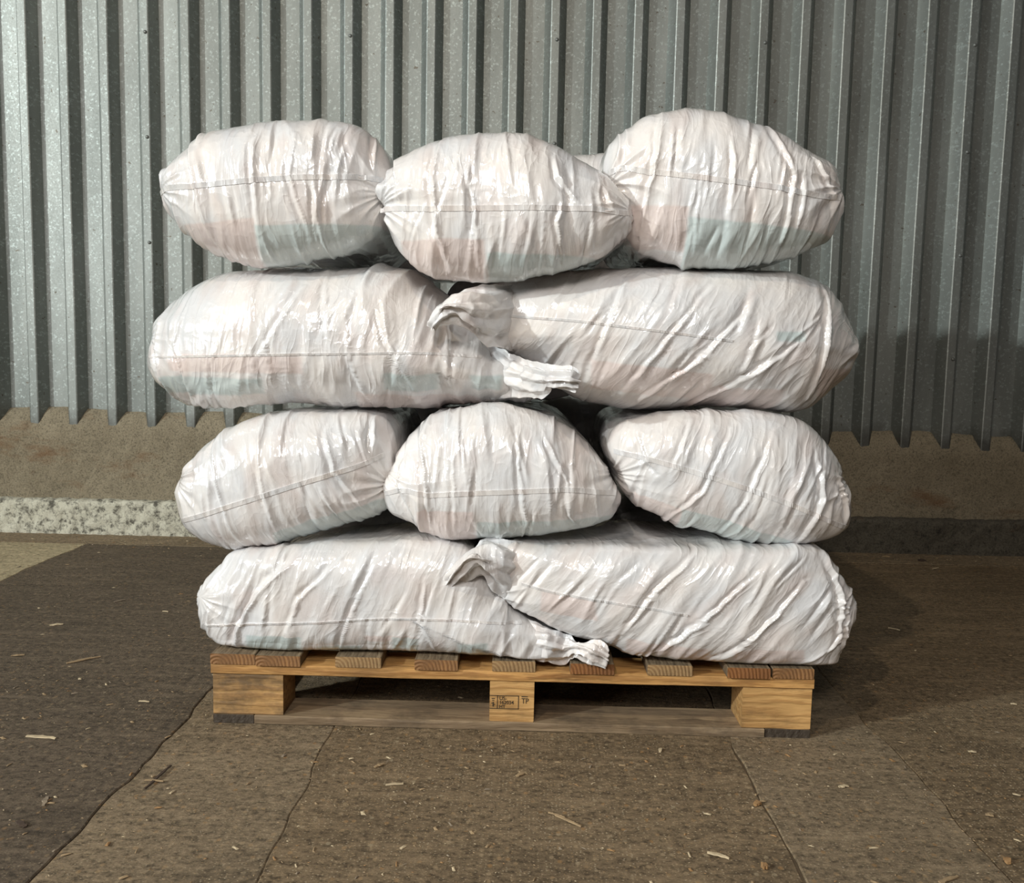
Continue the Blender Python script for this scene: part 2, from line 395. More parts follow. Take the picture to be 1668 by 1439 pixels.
for k0 in range(-5, 5):
    s, xr = sheet(k0)
    for z in (.78, 1.18, 1.58, 1.975, 2.37, 2.77):
        if abs(xr) > 2.6: continue
        o = bpy.data.objects.new('rivet', RM); COL.objects.link(o); o.parent = s
        o.location = (xr + .006, YR - .001, z + .004*math.sin(xr*9+z*5))

# ------------------------------------------------------------------ pallet
WF = [mat_wood('pine_long_grain', (.66, .36, .12), (.36, .165, .045), (.52, .29, .10), 'x', .3, seed=1.3),
      mat_wood('pine_block', (.64, .38, .14), (.46, .245, .08), (.55, .32, .12), 'x', .5, seed=4.1),
      mat_wood('pine_block_knotty', (.60, .355, .13), (.38, .20, .07), (.48, .28, .105), 'x', .7, seed=7.7)]
WTOP = mat_wood('weathered_deck', (.30, .225, .14), (.19, .135, .08), (.24, .18, .11), 'y', .7, seed=2.2)
WBOT = mat_wood('dirty_bottom_board', (.34, .245, .145), (.24, .165, .095), (.20, .14, .085), 'x', .6, seed=5.2)
WDK = mat_wood('grimy_end_grain', (.075, .055, .038), (.05, .036, .025), (.06, .045, .03), 'y', .6, seed=3)
ENDS = [mat_wood('deck_end_grain_%s' % t, c1, c2, c3, 'y', .35, ring=True, seed=sd) for t, c1, c2, c3, sd in
        (('red', (.40, .20, .07), (.24, .105, .035), (.30, .15, .055), 1.0), ('tan', (.46, .30, .14), (.30, .17, .07), (.35, .22, .10), 2.1), ('rust', (.33, .14, .04), (.22, .085, .025), (.26, .11, .035), 3.4))]
def board(name, x0, x1, y0, y1, z0, z1, mats, parent, seed=0, bev=.0015, nseg=7):
    """sawn board: chamfered box with slightly uneven long edges; mats = [faces, y-end faces]"""
    r = random.Random(seed); V, Fc, MI = [], [], []
    lx, ly = x1-x0, y1-y0
    ax = 0 if lx >= ly else 1
    L0, L1 = (x0, x1) if ax == 0 else (y0, y1)
    A0, A1 = (y0, y1) if ax == 0 else (x0, x1)
    c = [(A0+bev, z0), (A1-bev, z0), (A1, z0+bev), (A1, z1-bev), (A1-bev, z1), (A0+bev, z1), (A0, z1-bev), (A0, z0+bev)]
    for k in range(nseg):
        t = L0+(L1-L0)*k/(nseg-1)
        for a, z in c:
            ja, jz = (0, 0) if k in (0, nseg-1) else (r.gauss(0, .0006), r.gauss(0, .0003))
            V.append((t, a+ja, z+jz) if ax == 0 else (a+ja, t, z+jz))
    for k in range(nseg-1):
        for j in range(8):
            q = (8*k+j, 8*k+(j+1) % 8, 8*(k+1)+(j+1) % 8, 8*(k+1)+j)
            Fc.append(q[::-1] if ax == 1 else q)
    e0, e1 = tuple(range(8))[::-1], tuple(8*(nseg-1)+j for j in range(8))
    Fc += [e0, e1] if ax == 0 else [e0[::-1], e1[::-1]]
    cx, cy, cz = (x0+x1)/2, (y0+y1)/2, (z0+z1)/2
    o = mesh_obj(name, V, Fc, None, parent, loc=None)
    me = o.data
    for v in me.vertices: v.co = (v.co[0]-cx, v.co[1]-cy, v.co[2]-cz)
    o.location = (cx, cy, cz)
    for m in mats: me.materials.append(m)
    if len(mats) > 1:
        me.polygons[len(Fc)-1].material_index = 1; me.polygons[len(Fc)-2].material_index = 1
    return o
pallet = empty('pallet', (-.02, .5, 0))
tag(pallet, 'worn brown timber pallet with stamped centre block carrying the white sacks', 'pallet')
class _Off: pass
PO = empty('tmp'); bpy.data.objects.remove(PO)
def pb(*a, **k):
    o = board(*a, **k); o.location = (o.location[0]+.02, o.location[1]-.5, o.location[2]); return o
PD = 1.0
decks = [(-.637,-.545),(-.543,-.451),(-.380,-.286),(-.217,-.129),(-.059,.029),(.100,.189),(.257,.348),(.418,.505),(.510,.594)]
for i, (a, b) in enumerate(decks):
    e = ENDS[[0, 0, 1, 0, 1, 2, 1, 2, 0][i]]
    pb('deck_board', a, b, -.002-.004*(i % 2), PD, .1265, .1485, [WTOP, e], pallet, seed=i)
for i, y in enumerate((.0, .45, .90)):
    pb('stringer_board', -.637, .596, y, y+.10, .1055, .1262, [WF[0]], pallet, seed=20+i, nseg=14)
blocks = []
for j, y in enumerate((.004, .452, .90)):
    for i, (a, b) in enumerate(((-.634, -.489), (-.063, .028), (.454, .594))):
        blocks.append(pb('block', a, b, y, y+(.096), .0185, .1052, [WF[2] if i == 0 else WF[1]], pallet, seed=40+3*j+i, nseg=5))
pb('bottom_board', -.548, .500, .0, .10, .0, .0182, [WBOT], pallet, seed=60, nseg=14)
pb('bottom_board', -.548, .500, .90, 1.0, .0, .0182, [WBOT], pallet, seed=61, nseg=14)
pb('bottom_board', -.634, -.550, .003, 1.0, .0, .0180, [WBOT, WDK], pallet, seed=62, nseg=14)
pb('bottom_board', .502, .594, .003, 1.0, .0, .0180, [WBOT, WDK], pallet, seed=63, nseg=14)
pb('bottom_board', -.064, .028, .102, .898, .0, .0180, [WBOT, WDK], pallet, seed=64, nseg=14)
# ink stamp on the centre block
INK = mat_plain('stamp_ink', (.045, .032, .018), .8)
def text_mesh(body, size, loc, parent, bold=.0, ax=1.0, rot=0):
    cu = bpy.data.curves.new('stamp', 'FONT'); cu.body = body; cu.size = size; cu.offset = bold; cu.extrude = .0001
    t = bpy.data.objects.new('tmp', cu); COL.objects.link(t)
    bpy.context.view_layer.update()
    me = bpy.data.meshes.new_from_object(t.evaluated_get(bpy.context.evaluated_depsgraph_get()))
    bpy.data.objects.remove(t)
    c, s = math.cos(rot), math.sin(rot)
    for v in me.vertices:
        x, y = v.co[0]*ax, v.co[1]; v.co = (x*c - y*s, -v.co[2], x*s + y*c)
    return me
stamp_block = blocks[1]
def stamp(parts, parent):
    V, Fc = [], []
    for me, (lx, lz) in parts:
        b = len(V); V += [(v.co[0]+lx, v.co[1], v.co[2]+lz) for v in me.vertices]; Fc += [[b+i for i in p.vertices] for p in me.polygons]
    for (x0, z0, x1, z1) in [(-.0455,.012,.014,.0133),(-.0455,-.0155,.014,-.0142),(-.0305,-.0155,-.0292,.0133),(.0127,-.0155,.014,.0133),
                             (.0195,.0106,.0325,.0124),(-.0415,.0052,-.0350,.0068),(-.0405,.0015,-.0365,.0030),(-.0395,-.0110,-.0372,-.0010),(-.0425,-.0045,-.0400,-.0030),(-.0368,-.0070,-.0345,-.0055)]:
        b = len(V); V += [(x0,0,z0),(x1,0,z0),(x1,0,z1),(x0,0,z1)]; Fc.append([b,b+1,b+2,b+3])
    o = mesh_obj('stamp', V, Fc, INK, parent); o['label'] = 'black ink treatment stamp with number'
    o.location = (0, -.0489, -.001)
parts = [(text_mesh('US-', .0105, 0, 0, .0001), (-.0262, .0035)), (text_mesh('162034', .0105, 0, 0, .0001, .95), (-.0262, -.0052)),
         (text_mesh('HT', .0095, 0, 0, .0001), (-.0262, -.0135)), (text_mesh('TP', .0165, 0, 0, 0, .8), (.0195, -.003))]
stamp(parts, stamp_block)

# ------------------------------------------------------------------ bags
def catmull(pts, n):
    P = np.array(pts, float); m = len(P); out = []
    for i in range(m):
        p0, p1, p2, p3 = P[i-1], P[i], P[(i+1) % m], P[(i+2) % m]
        for t in np.linspace(0, 1, n, endpoint=False):
            out.append(.5*((2*p1)+(-p0+p2)*t+(2*p0-5*p1+4*p2-p3)*t*t+(-p0+3*p1-3*p2+p3)*t**3))
    return np.array(out)
ZDECK = .1492
class Bag: pass
def make_bag(label, outline, ys, tf, back, beta=0.0, group=None, seed=0, creases=(), seam=None, teal=(), pink=(), n=200,
             amp=1.0, across=False, p=2.6, q=2.0, yc=None, world=None, zlo=None, zhi=None, xlo=None, xhi=None):
    """outline (picture coordinates of the widest section) is placed at its own depth and given its true size.
    ys: depth of that section, tf: bulge towards us, back: how deep the bag runs behind the section."""
    O = catmull(outline, 8)
    if world is None:
        W = []
        for px, py in O:
            g = at(px, py, ys)
            W.append(g)
        W = np.array(W)
    else:
        W = np.array([(x, ys, z) for x, z in O])
    cx, cz = (W[:,0].min()+W[:,0].max())/2, (W[:,2].min()+W[:,2].max())/2
    a, b = (W[:,0].max()-W[:,0].min())/2, (W[:,2].max()-W[:,2].min())/2
    th = np.arctan2((W[:,2]-cz)/b, (W[:,0]-cx)/a); rr = np.hypot((W[:,2]-cz)/b, (W[:,0]-cx)/a)
    od = np.argsort(th); th, rr, wy = th[od], rr[od], W[:,1][od]
    T = np.linspace(-np.pi, np.pi, 721)
    RT = np.interp(T, th, rr, period=2*np.pi); YT = np.interp(T, th, wy, period=2*np.pi)
    k = np.array([1,2,3,2,1.])/9
    RT = np.convolve(np.r_[RT[-3:-1], RT, RT[1:3]], k, 'valid'); YT = np.convolve(np.r_[YT[-3:-1], YT, YT[1:3]], k, 'valid')
    yc = ys if yc is None else yc
    # front: square grid mapped on the disc
    g = np.linspace(-1, 1, n+1); U, Vv = np.meshgrid(g, g, indexing='ij')
    du, dv = U*np.sqrt(1-Vv**2/2), Vv*np.sqrt(1-U**2/2)
    r = np.clip(np.hypot(du, dv), 0, 1); t = np.arctan2(dv, du)
    r = 1-(1-r)**1.45
    ri = np.interp(t.ravel(), T, RT); yr = np.interp(t.ravel(), T, YT); r = r.ravel(); t = t.ravel()
    X = cx + r*ri*a*np.cos(t); Z = cz + r*ri*b*np.sin(t)
    Y = yr*r**2 + yc*(1-r**2) - tf*np.clip(1-r**p, 0, 1)**(1/q)
    V = [np.stack([X, Y, Z], 1)]
    idx = np.arange((n+1)**2).reshape(n+1, n+1)
    F1 = np.stack([idx[:-1,:-1], idx[1:,:-1], idx[1:,1:], idx[:-1,1:]], -1).reshape(-1, 4)
    ring = np.concatenate([idx[:-1,0], idx[-1,:-1], idx[:0:-1,-1], idx[0,:0:-1]])
    m = len(ring); rt = t[ring]; rri = ri[ring]; ryr = yr[ring]
    Fs = [F1]; prev = ring; base = (n+1)**2
    if across:
        K = 26; prm = [(np.cos(s)**.42, ('a', np.sin(s))) for s in np.linspace(0, np.pi/2*.985, K+1)[1:]]
    else:
        K = 44; prm = []
        for s in np.linspace(0, 1, K+1)[1:]:
            if s < .7: prm.append((1-.035*(s/.7)**1.2 + .012*math.sin(s*9), ('e', s/.7*.80)))
            else:
                f = (s-.7)/.3; prm.append(((1-f**3.0*.97)*.967, ('e', .80+.20*math.sin(f*math.pi/2))))
    for sc, (kd, dd) in prm:
        x = cx + sc*rri*a*np.cos(rt); z = cz + sc*rri*b*np.sin(rt)
        ye = yc + back
        y = ryr + (ye-ryr)*dd
        V.append(np.stack([x, y, z], 1)); cur = base + np.arange(m); base += m
        Fs.append(np.stack([prev, cur, np.roll(cur, -1), np.roll(prev, -1)], -1)); prev = cur
    V = np.concatenate(V)
    # close the far end
    cV = V[prev].mean(0); V = np.vstack([V, cV]); ci = len(V)-1
    ev = prev[0::2]; od_ = prev[1::2]
    Fs.append(np.stack([ev, np.full(len(ev), ci), np.roll(ev, -1), od_], -1)); 
    FF = np.concatenate(Fs)
    FF = FF[:, ::-1] if False else FF
    if world is None and cz < .35:
        q_ = (V[:,2]-ZDECK)/.006; V[:,2] = ZDECK + .006*np.where(q_ > 20, q_, np.log1p(np.exp(np.minimum(q_, 20)))) - .0005
    if across:
        if zlo is not None: V[:,2] = np.maximum(V[:,2], zlo)
        if zhi is not None: q_ = (zhi-V[:,2])/.012; V[:,2] = zhi - .012*np.where(q_ > 20, q_, np.log1p(np.exp(np.minimum(q_, 20))))
    else:
        wg = np.clip((V[:,1]-ys)/.07, 0, 1); wg = wg*wg*(3-2*wg)
        for ax_, lo, hi in ((2, zlo, zhi), (0, xlo, xhi)):
            if lo is not None: V[:,ax_] += wg*(np.maximum(V[:,ax_], lo)-V[:,ax_])
            if hi is not None: V[:,ax_] += wg*(np.minimum(V[:,ax_], hi)-V[:,ax_])
    # normals
    fn = np.cross(V[FF[:,2]]-V[FF[:,0]], V[FF[:,3]]-V[FF[:,1]])
    nv = np.zeros_like(V)
    for c in range(4): np.add.at(nv, FF[:,c], fn)
    nv /= np.linalg.norm(nv, axis=1)[:,None]+1e-12
    ctr = np.array([cx, yc, cz])
    if (nv[: (n+1)**2, 1].mean()) > 0: FF = FF[:, ::-1]; nv = -nv
    # wrinkles
    bt = math.radians(beta); cb, sb = math.cos(bt), math.sin(bt)
    rx, rz = V[:,0]-cx, V[:,2]-cz
    u = rx*cb - rz*sb; v = rx*sb + rz*cb; ww = V[:,1]*.8 + seed*3.1
    wx = perlin(u*7+seed, v*5, ww*5)*.020 + perlin(u*16, v*9+seed, ww*9)*.008
    uu = u + wx
    fan = 1.0
    mod = .55 + .9*np.clip(perlin(u*5+9, v*5+seed, ww*5)+.35, 0, 1)
    low = np.clip(.75 - rz/b*.45, .3, 1.25)
    H = .0050*ridged(uu*13+seed, v*2.6, ww*3, 1.0)*mod
    H += .0024*ridged(uu*29+3*seed, v*4.5, ww*5, 1.1)*mod*low
    H += .0006*ridged(uu*55+5*seed, v*10, ww*10, 1.2)*low
    H += .006*perlin(u*6+seed*2, v*5, ww*4)
    # pinch folds running out of the seam corners
    for sx in (-1, 1):
        ex = np.array([cx+sx*a*.97, cz]); dx, dz = V[:,0]-ex[0], V[:,2]-ex[1]
        ang = np.arctan2(dz, -sx*dx); rad = np.hypot(dx, dz)
        fw = np.exp(-(rad/.10)**2)
        H = H*(1-.6*fw) + fw*(.0035 if across else .007)*np.clip(rad/.03, 0, 1)*ridged(ang*2.1+seed*1.7+sx, rad*5, ww*0+seed, 1.0)
    for c in creases:
        pts = [at(px, py, ys)[[0, 2]] for px, py in c[0]]; wd, A = c[1], c[2]
        best = np.full(len(V), 9.); sg = np.zeros(len(V)); tt = np.zeros(len(V)); nseg = len(pts)-1
        for i in range(nseg):
            p0, p1 = pts[i], pts[i+1]; d = p1-p0; l2 = (d**2).sum()
            s = np.clip(((V[:,0]-p0[0])*d[0]+(V[:,2]-p0[1])*d[1])/l2, 0, 1)
            qx, qz = V[:,0]-(p0[0]+s*d[0]), V[:,2]-(p0[1]+s*d[1]); dd = np.hypot(qx, qz)
            si = np.sign(qx*d[1]-qz*d[0]); mk = dd < best
            best[mk] = dd[mk]; sg[mk] = si[mk]; tt[mk] = (i+s[mk])/nseg
        sd = best*sg; tp = np.clip(np.sin(np.pi*np.clip(tt, .03, .97)), 0, 1)**.6
        fr = (V[:,1] < ys+.02)
        sd = sd + .35*wx + .003*perlin(V[:,0]*40, V[:,2]*40, ww)
        w2 = wd*.55; H += fr*tp*A*.62*(np.exp(-np.abs(sd)/w2) - .8*np.exp(-((sd-2.2*w2)/(1.5*w2))**2))
    rs = np.random.RandomState(seed+100)
    for _ in range(46 if across else 34):
        u0, v0 = rs.uniform(-a, a), rs.uniform(-b, b*.75); ln = rs.uniform(.025, .085)*(1.3 if across else 1); wd = rs.uniform(.0022, .0055)
        an = rs.normal(0, .16); A = rs.uniform(.0015, .0052)*(1 if rs.rand() < .75 else -1)
        x0_, z0_ = u0, v0; uc, vc = x0_*cb-z0_*sb, x0_*sb+z0_*cb
        lu, lv = (u-uc)*math.cos(an)+(v-vc)*math.sin(an), -(u-uc)*math.sin(an)+(v-vc)*math.cos(an)
        lu = lu + .5*wx; env = np.clip(1-(lv/ln)**2, 0, 1)**1.2
        H += (V[:,1] < ys+.03)*env*A*(np.exp(-np.abs(lu)/wd) - .55*np.exp(-((lu-2.4*wd)/(1.8*wd))**2))
    zs_seam = None
    fade = np.ones(len(V))
    if world is None and cz < .35: fade = np.clip((V[:,2]-ZDECK)/.02, 0, 1)
    H = (H-.005)*amp
    V = V + nv*(H*fade)[:,None]
    if world is None and cz < .35: V[:,2] = np.maximum(V[:,2], ZDECK)
    zmin = V[:,2].min()
    loc = (cx, yc+back/2 if not across else yc, zmin)
    o = mesh_obj('sack', V, FF, FILM, None, smooth=True, loc=loc)
    tag(o, label, 'sack', group)
    me = o.data
    at_ = me.attributes.new('wr', 'FLOAT_VECTOR', 'POINT'); at_.data.foreach_set('vector', np.stack([u+seed*.37, v+seed*.21, V[:,1]*.6], 1).astype(np.float32).ravel())
    def mask(rects):
        M = np.zeros(len(V))
        for (u0, v0, u1, v1, sl) in rects:
            A_, B_ = rx/a, (rz - sl*rx)/b
            e = .02*perlin(rx*14+seed, rz*14, ww)
            s1 = np.clip((A_-u0+e)/.02, 0, 1)*np.clip((u1-A_+e)/.02, 0, 1)*np.clip((B_-v0)/.03, 0, 1)*np.clip((v1-B_+e)/.03, 0, 1)
            M = np.maximum(M, s1*(V[:,1] < ys+back*.9))
        return M
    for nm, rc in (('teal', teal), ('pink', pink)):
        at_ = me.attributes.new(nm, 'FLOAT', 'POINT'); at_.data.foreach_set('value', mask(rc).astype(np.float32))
    # seam ribbon following the film
    B = Bag(); B.o, B.V, B.nv, B.loc, B.nf = o, V, nv, loc, (n+1)**2
    if seam:
        sp = catmull_open([at(px, py, ys)[[0, 2]] for px, py in seam[0]], 24)
        fv = V[:B.nf]; fnm = nv[:B.nf]; hh = seam[1]; rows = []
        for x, z in sp:
            col = []
            for dz in (0, -hh):
                d2 = (fv[:,0]-x)**2+(fv[:,2]-(z+dz))**2; k_ = np.argpartition(d2, 6)[:6]; wgt = 1/(d2[k_]+1e-7); wgt /= wgt.sum()
                yy = (fv[k_,1]*wgt).sum(); col.append(np.array([x, yy, z+dz])); nn = fnm[k_[0]]
            rows.append((col[0]+nn*.0024, col[1]+nn*.0012, col[1]-nn*.001, col[0]-nn*.001))
        SV = np.array(rows).reshape(-1, 3); m_ = len(rows)
        SF = [(4*i+j, 4*i+(j+1) % 4, 4*(i+1)+(j+1) % 4, 4*(i+1)+j) for i in range(m_-1) for j in range(4)]
        SF += [(3,2,1,0), tuple(4*(m_-1)+j for j in range(4))]
        so = mesh_obj('seam', SV, SF, FILM, None, smooth=False, loc=loc); so.location = (0,0,0); so.parent = o
        a2 = so.data.attributes.new('wr', 'FLOAT_VECTOR', 'POINT'); a2.data.foreach_set('vector', (SV*np.array([1,1,1.])).astype(np.float32).ravel())
    return B
def catmull_open(pts, n):
    P = np.array(pts, float); P = np.vstack([2*P[0]-P[1], P, 2*P[-1]-P[-2]]); out = []
    for i in range(1, len(P)-2):
        p0, p1, p2, p3 = P[i-1], P[i], P[i+1], P[i+2]
        for t in np.linspace(0, 1, n, endpoint=False):
            out.append(.5*((2*p1)+(-p0+p2)*t+(2*p0-5*p1+4*p2-p3)*t*t+(-p0+3*p1-3*p2+p3)*t**3))
    out.append(P[-2]); return np.array(out)

def film_patch(name, rows, parent_bag, nu=60, nv=40, thick=.0016, amp=.006, seed=0, freq=30, mirror=False, pleat=0, pk=5):
    """crumpled plastic: rows of (px, py, Y) control points lofted into a folded two-sided sheet"""
    G = []
    for row in rows:
        G.append(catmull_open([at(px, py, Y) for px, py, Y in row], max(2, nu//(len(row)-1)))[:, :])
    k = min(len(g) for g in G); G = np.array([g[:k] for g in G])           # R x k x 3
    G2 = np.array([catmull_open(G[:, j], max(2, nv//(len(rows)-1))) for j in range(k)])  # k x m x 3
    K, M = G2.shape[:2]; P = G2.reshape(-1, 3)
    J = np.tile(np.arange(M), K)/max(1, M-1); I = np.repeat(np.arange(K), M)/max(1, K-1)
    h = amp*(ridged(P[:,0]*freq+seed, P[:,2]*freq, P[:,1]*freq+seed, 1.0)-.5) + amp*.5*(ridged(P[:,0]*freq*2.3+seed, P[:,2]*freq*2.3, P[:,1]*10, .9)-.5)
    h = h + pleat*(1-2*np.abs(((I*pk + .35*np.sin(J*5+seed) + seed*.3) % 1)*2-1))*np.clip(J*2.5, 0, 1)
    i = np.arange(K-1)[:,None]; j = np.arange(M-1)[None,:]
    q = np.stack([i*M+j, (i+1)*M+j, (i+1)*M+j+1, i*M+j+1], -1).reshape(-1, 4)
    fn = np.cross(P[q[:,2]]-P[q[:,0]], P[q[:,3]]-P[q[:,1]]); nn = np.zeros_like(P)
    for c in range(4): np.add.at(nn, q[:,c], fn)
    nn /= np.linalg.norm(nn, axis=1)[:,None]+1e-12
    if nn[:,1].mean() > 0: nn = -nn; q = q[:, ::-1]
    P = P + nn*h[:,None]
    P2 = P - nn*thick
    n0 = len(P); V = np.vstack([P, P2]); Q = [q, q[:, ::-1]+n0]
    edge = np.concatenate([np.arange(M), np.arange(1, K)*M+M-1, (K-1)*M+np.arange(M-2, -1, -1), np.arange(K-2, 0, -1)*M])
    Q.append(np.stack([edge, np.roll(edge, -1), np.roll(edge, -1)+n0, edge+n0], -1))
    loc = parent_bag.loc
    o = mesh_obj(name, V, np.concatenate(Q), FILM, None, smooth=True, loc=loc); o.location = (0,0,0); o.parent = parent_bag.o
    a2 = o.data.attributes.new('wr', 'FLOAT_VECTOR', 'POINT'); a2.data.foreach_set('vector', (V[:, [0,2,1]]+seed).astype(np.float32).ravel())
    return o

# --- top layer, end-on
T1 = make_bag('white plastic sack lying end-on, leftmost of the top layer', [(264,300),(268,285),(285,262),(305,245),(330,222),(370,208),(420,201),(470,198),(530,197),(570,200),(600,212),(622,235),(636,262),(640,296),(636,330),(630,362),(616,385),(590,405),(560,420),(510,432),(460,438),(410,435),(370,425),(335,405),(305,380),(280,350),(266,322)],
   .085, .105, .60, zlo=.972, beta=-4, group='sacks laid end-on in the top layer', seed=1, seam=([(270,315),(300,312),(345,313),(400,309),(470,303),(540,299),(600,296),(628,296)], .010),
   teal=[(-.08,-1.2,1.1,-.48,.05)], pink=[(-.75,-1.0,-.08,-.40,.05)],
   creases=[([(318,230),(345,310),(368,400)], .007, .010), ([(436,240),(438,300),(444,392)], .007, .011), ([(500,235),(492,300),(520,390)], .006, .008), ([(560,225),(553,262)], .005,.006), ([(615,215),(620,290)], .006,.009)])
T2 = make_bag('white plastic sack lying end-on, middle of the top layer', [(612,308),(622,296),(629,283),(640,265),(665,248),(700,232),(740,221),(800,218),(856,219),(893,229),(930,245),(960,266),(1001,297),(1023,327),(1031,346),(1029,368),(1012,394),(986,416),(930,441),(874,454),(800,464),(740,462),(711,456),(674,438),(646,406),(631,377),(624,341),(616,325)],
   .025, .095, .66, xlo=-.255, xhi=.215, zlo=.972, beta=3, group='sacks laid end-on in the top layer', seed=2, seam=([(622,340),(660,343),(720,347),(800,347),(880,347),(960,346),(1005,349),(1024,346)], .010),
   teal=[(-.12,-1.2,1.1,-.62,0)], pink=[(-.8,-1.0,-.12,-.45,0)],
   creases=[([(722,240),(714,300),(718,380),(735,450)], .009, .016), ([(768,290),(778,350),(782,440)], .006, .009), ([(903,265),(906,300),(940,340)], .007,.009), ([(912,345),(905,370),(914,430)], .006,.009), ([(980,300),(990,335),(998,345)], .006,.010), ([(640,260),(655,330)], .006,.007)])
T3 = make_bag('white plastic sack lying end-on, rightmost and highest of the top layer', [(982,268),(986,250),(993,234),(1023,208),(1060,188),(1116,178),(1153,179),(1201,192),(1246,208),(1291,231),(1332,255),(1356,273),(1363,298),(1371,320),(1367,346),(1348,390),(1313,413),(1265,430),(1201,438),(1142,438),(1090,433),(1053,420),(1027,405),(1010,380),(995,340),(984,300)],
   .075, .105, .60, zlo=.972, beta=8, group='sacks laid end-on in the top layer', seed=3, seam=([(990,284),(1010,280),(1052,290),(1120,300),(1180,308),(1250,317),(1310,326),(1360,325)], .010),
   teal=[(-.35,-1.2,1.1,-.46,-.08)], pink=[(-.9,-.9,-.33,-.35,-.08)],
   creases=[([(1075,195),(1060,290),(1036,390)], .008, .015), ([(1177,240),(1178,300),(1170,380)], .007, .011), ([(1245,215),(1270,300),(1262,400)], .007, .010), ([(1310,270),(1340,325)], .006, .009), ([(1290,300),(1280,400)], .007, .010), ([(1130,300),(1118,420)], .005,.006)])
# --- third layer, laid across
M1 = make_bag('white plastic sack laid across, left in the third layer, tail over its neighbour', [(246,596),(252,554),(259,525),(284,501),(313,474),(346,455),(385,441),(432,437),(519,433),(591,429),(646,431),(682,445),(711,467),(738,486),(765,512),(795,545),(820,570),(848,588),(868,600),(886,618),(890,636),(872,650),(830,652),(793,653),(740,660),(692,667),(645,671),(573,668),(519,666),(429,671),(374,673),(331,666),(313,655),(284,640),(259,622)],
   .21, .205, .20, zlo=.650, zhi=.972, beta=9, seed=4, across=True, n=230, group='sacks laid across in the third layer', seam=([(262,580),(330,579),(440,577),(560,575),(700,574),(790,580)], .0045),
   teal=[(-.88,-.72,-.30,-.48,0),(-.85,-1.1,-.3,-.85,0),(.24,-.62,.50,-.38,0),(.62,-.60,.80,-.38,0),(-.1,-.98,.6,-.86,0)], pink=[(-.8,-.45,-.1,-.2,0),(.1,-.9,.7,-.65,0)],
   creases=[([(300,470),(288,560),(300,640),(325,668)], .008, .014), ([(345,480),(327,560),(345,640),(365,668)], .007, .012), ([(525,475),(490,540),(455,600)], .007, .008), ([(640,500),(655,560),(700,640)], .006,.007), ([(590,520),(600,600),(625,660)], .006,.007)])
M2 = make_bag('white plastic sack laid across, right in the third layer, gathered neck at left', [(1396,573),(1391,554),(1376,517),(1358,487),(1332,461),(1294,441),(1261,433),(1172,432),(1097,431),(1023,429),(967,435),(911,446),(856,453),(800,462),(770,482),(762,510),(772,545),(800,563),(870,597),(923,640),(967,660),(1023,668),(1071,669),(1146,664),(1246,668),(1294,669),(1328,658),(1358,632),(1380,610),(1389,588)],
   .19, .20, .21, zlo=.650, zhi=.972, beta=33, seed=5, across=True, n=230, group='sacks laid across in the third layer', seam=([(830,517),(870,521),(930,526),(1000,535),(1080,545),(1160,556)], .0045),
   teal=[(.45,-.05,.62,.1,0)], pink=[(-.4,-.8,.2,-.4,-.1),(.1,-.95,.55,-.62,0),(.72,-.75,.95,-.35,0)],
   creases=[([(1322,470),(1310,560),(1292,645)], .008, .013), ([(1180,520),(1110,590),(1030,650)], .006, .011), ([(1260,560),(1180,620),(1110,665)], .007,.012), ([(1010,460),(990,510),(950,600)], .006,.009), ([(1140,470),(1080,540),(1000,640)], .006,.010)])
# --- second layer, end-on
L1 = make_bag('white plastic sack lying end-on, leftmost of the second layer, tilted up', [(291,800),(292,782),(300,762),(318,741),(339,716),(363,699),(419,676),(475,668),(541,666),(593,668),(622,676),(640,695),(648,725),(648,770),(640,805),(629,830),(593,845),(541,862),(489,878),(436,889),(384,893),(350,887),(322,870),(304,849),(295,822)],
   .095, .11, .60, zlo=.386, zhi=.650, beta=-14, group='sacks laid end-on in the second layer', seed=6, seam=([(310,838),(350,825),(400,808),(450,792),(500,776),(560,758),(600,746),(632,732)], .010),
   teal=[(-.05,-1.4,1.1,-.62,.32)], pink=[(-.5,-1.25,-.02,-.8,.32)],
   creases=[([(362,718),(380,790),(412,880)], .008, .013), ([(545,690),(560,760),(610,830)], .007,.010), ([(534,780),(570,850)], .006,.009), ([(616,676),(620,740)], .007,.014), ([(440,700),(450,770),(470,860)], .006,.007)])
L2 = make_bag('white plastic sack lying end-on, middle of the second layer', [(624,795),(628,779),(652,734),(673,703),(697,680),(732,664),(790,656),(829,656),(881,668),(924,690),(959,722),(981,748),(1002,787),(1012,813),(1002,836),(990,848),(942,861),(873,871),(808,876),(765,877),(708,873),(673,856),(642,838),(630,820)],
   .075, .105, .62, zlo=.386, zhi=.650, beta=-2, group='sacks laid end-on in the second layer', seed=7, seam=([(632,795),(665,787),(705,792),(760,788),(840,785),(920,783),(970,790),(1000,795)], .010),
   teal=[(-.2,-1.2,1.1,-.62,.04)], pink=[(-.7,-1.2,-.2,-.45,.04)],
   creases=[([(690,690),(700,790),(706,860)], .008, .016), ([(668,725),(655,780),(680,840)], .007,.010), ([(745,700),(744,780),(742,860)], .005,.008), ([(845,690),(850,780),(860,850)], .006,.009), ([(925,780),(926,830),(938,848)], .006,.010), ([(885,700),(900,740),(930,785)], .005,.007)])
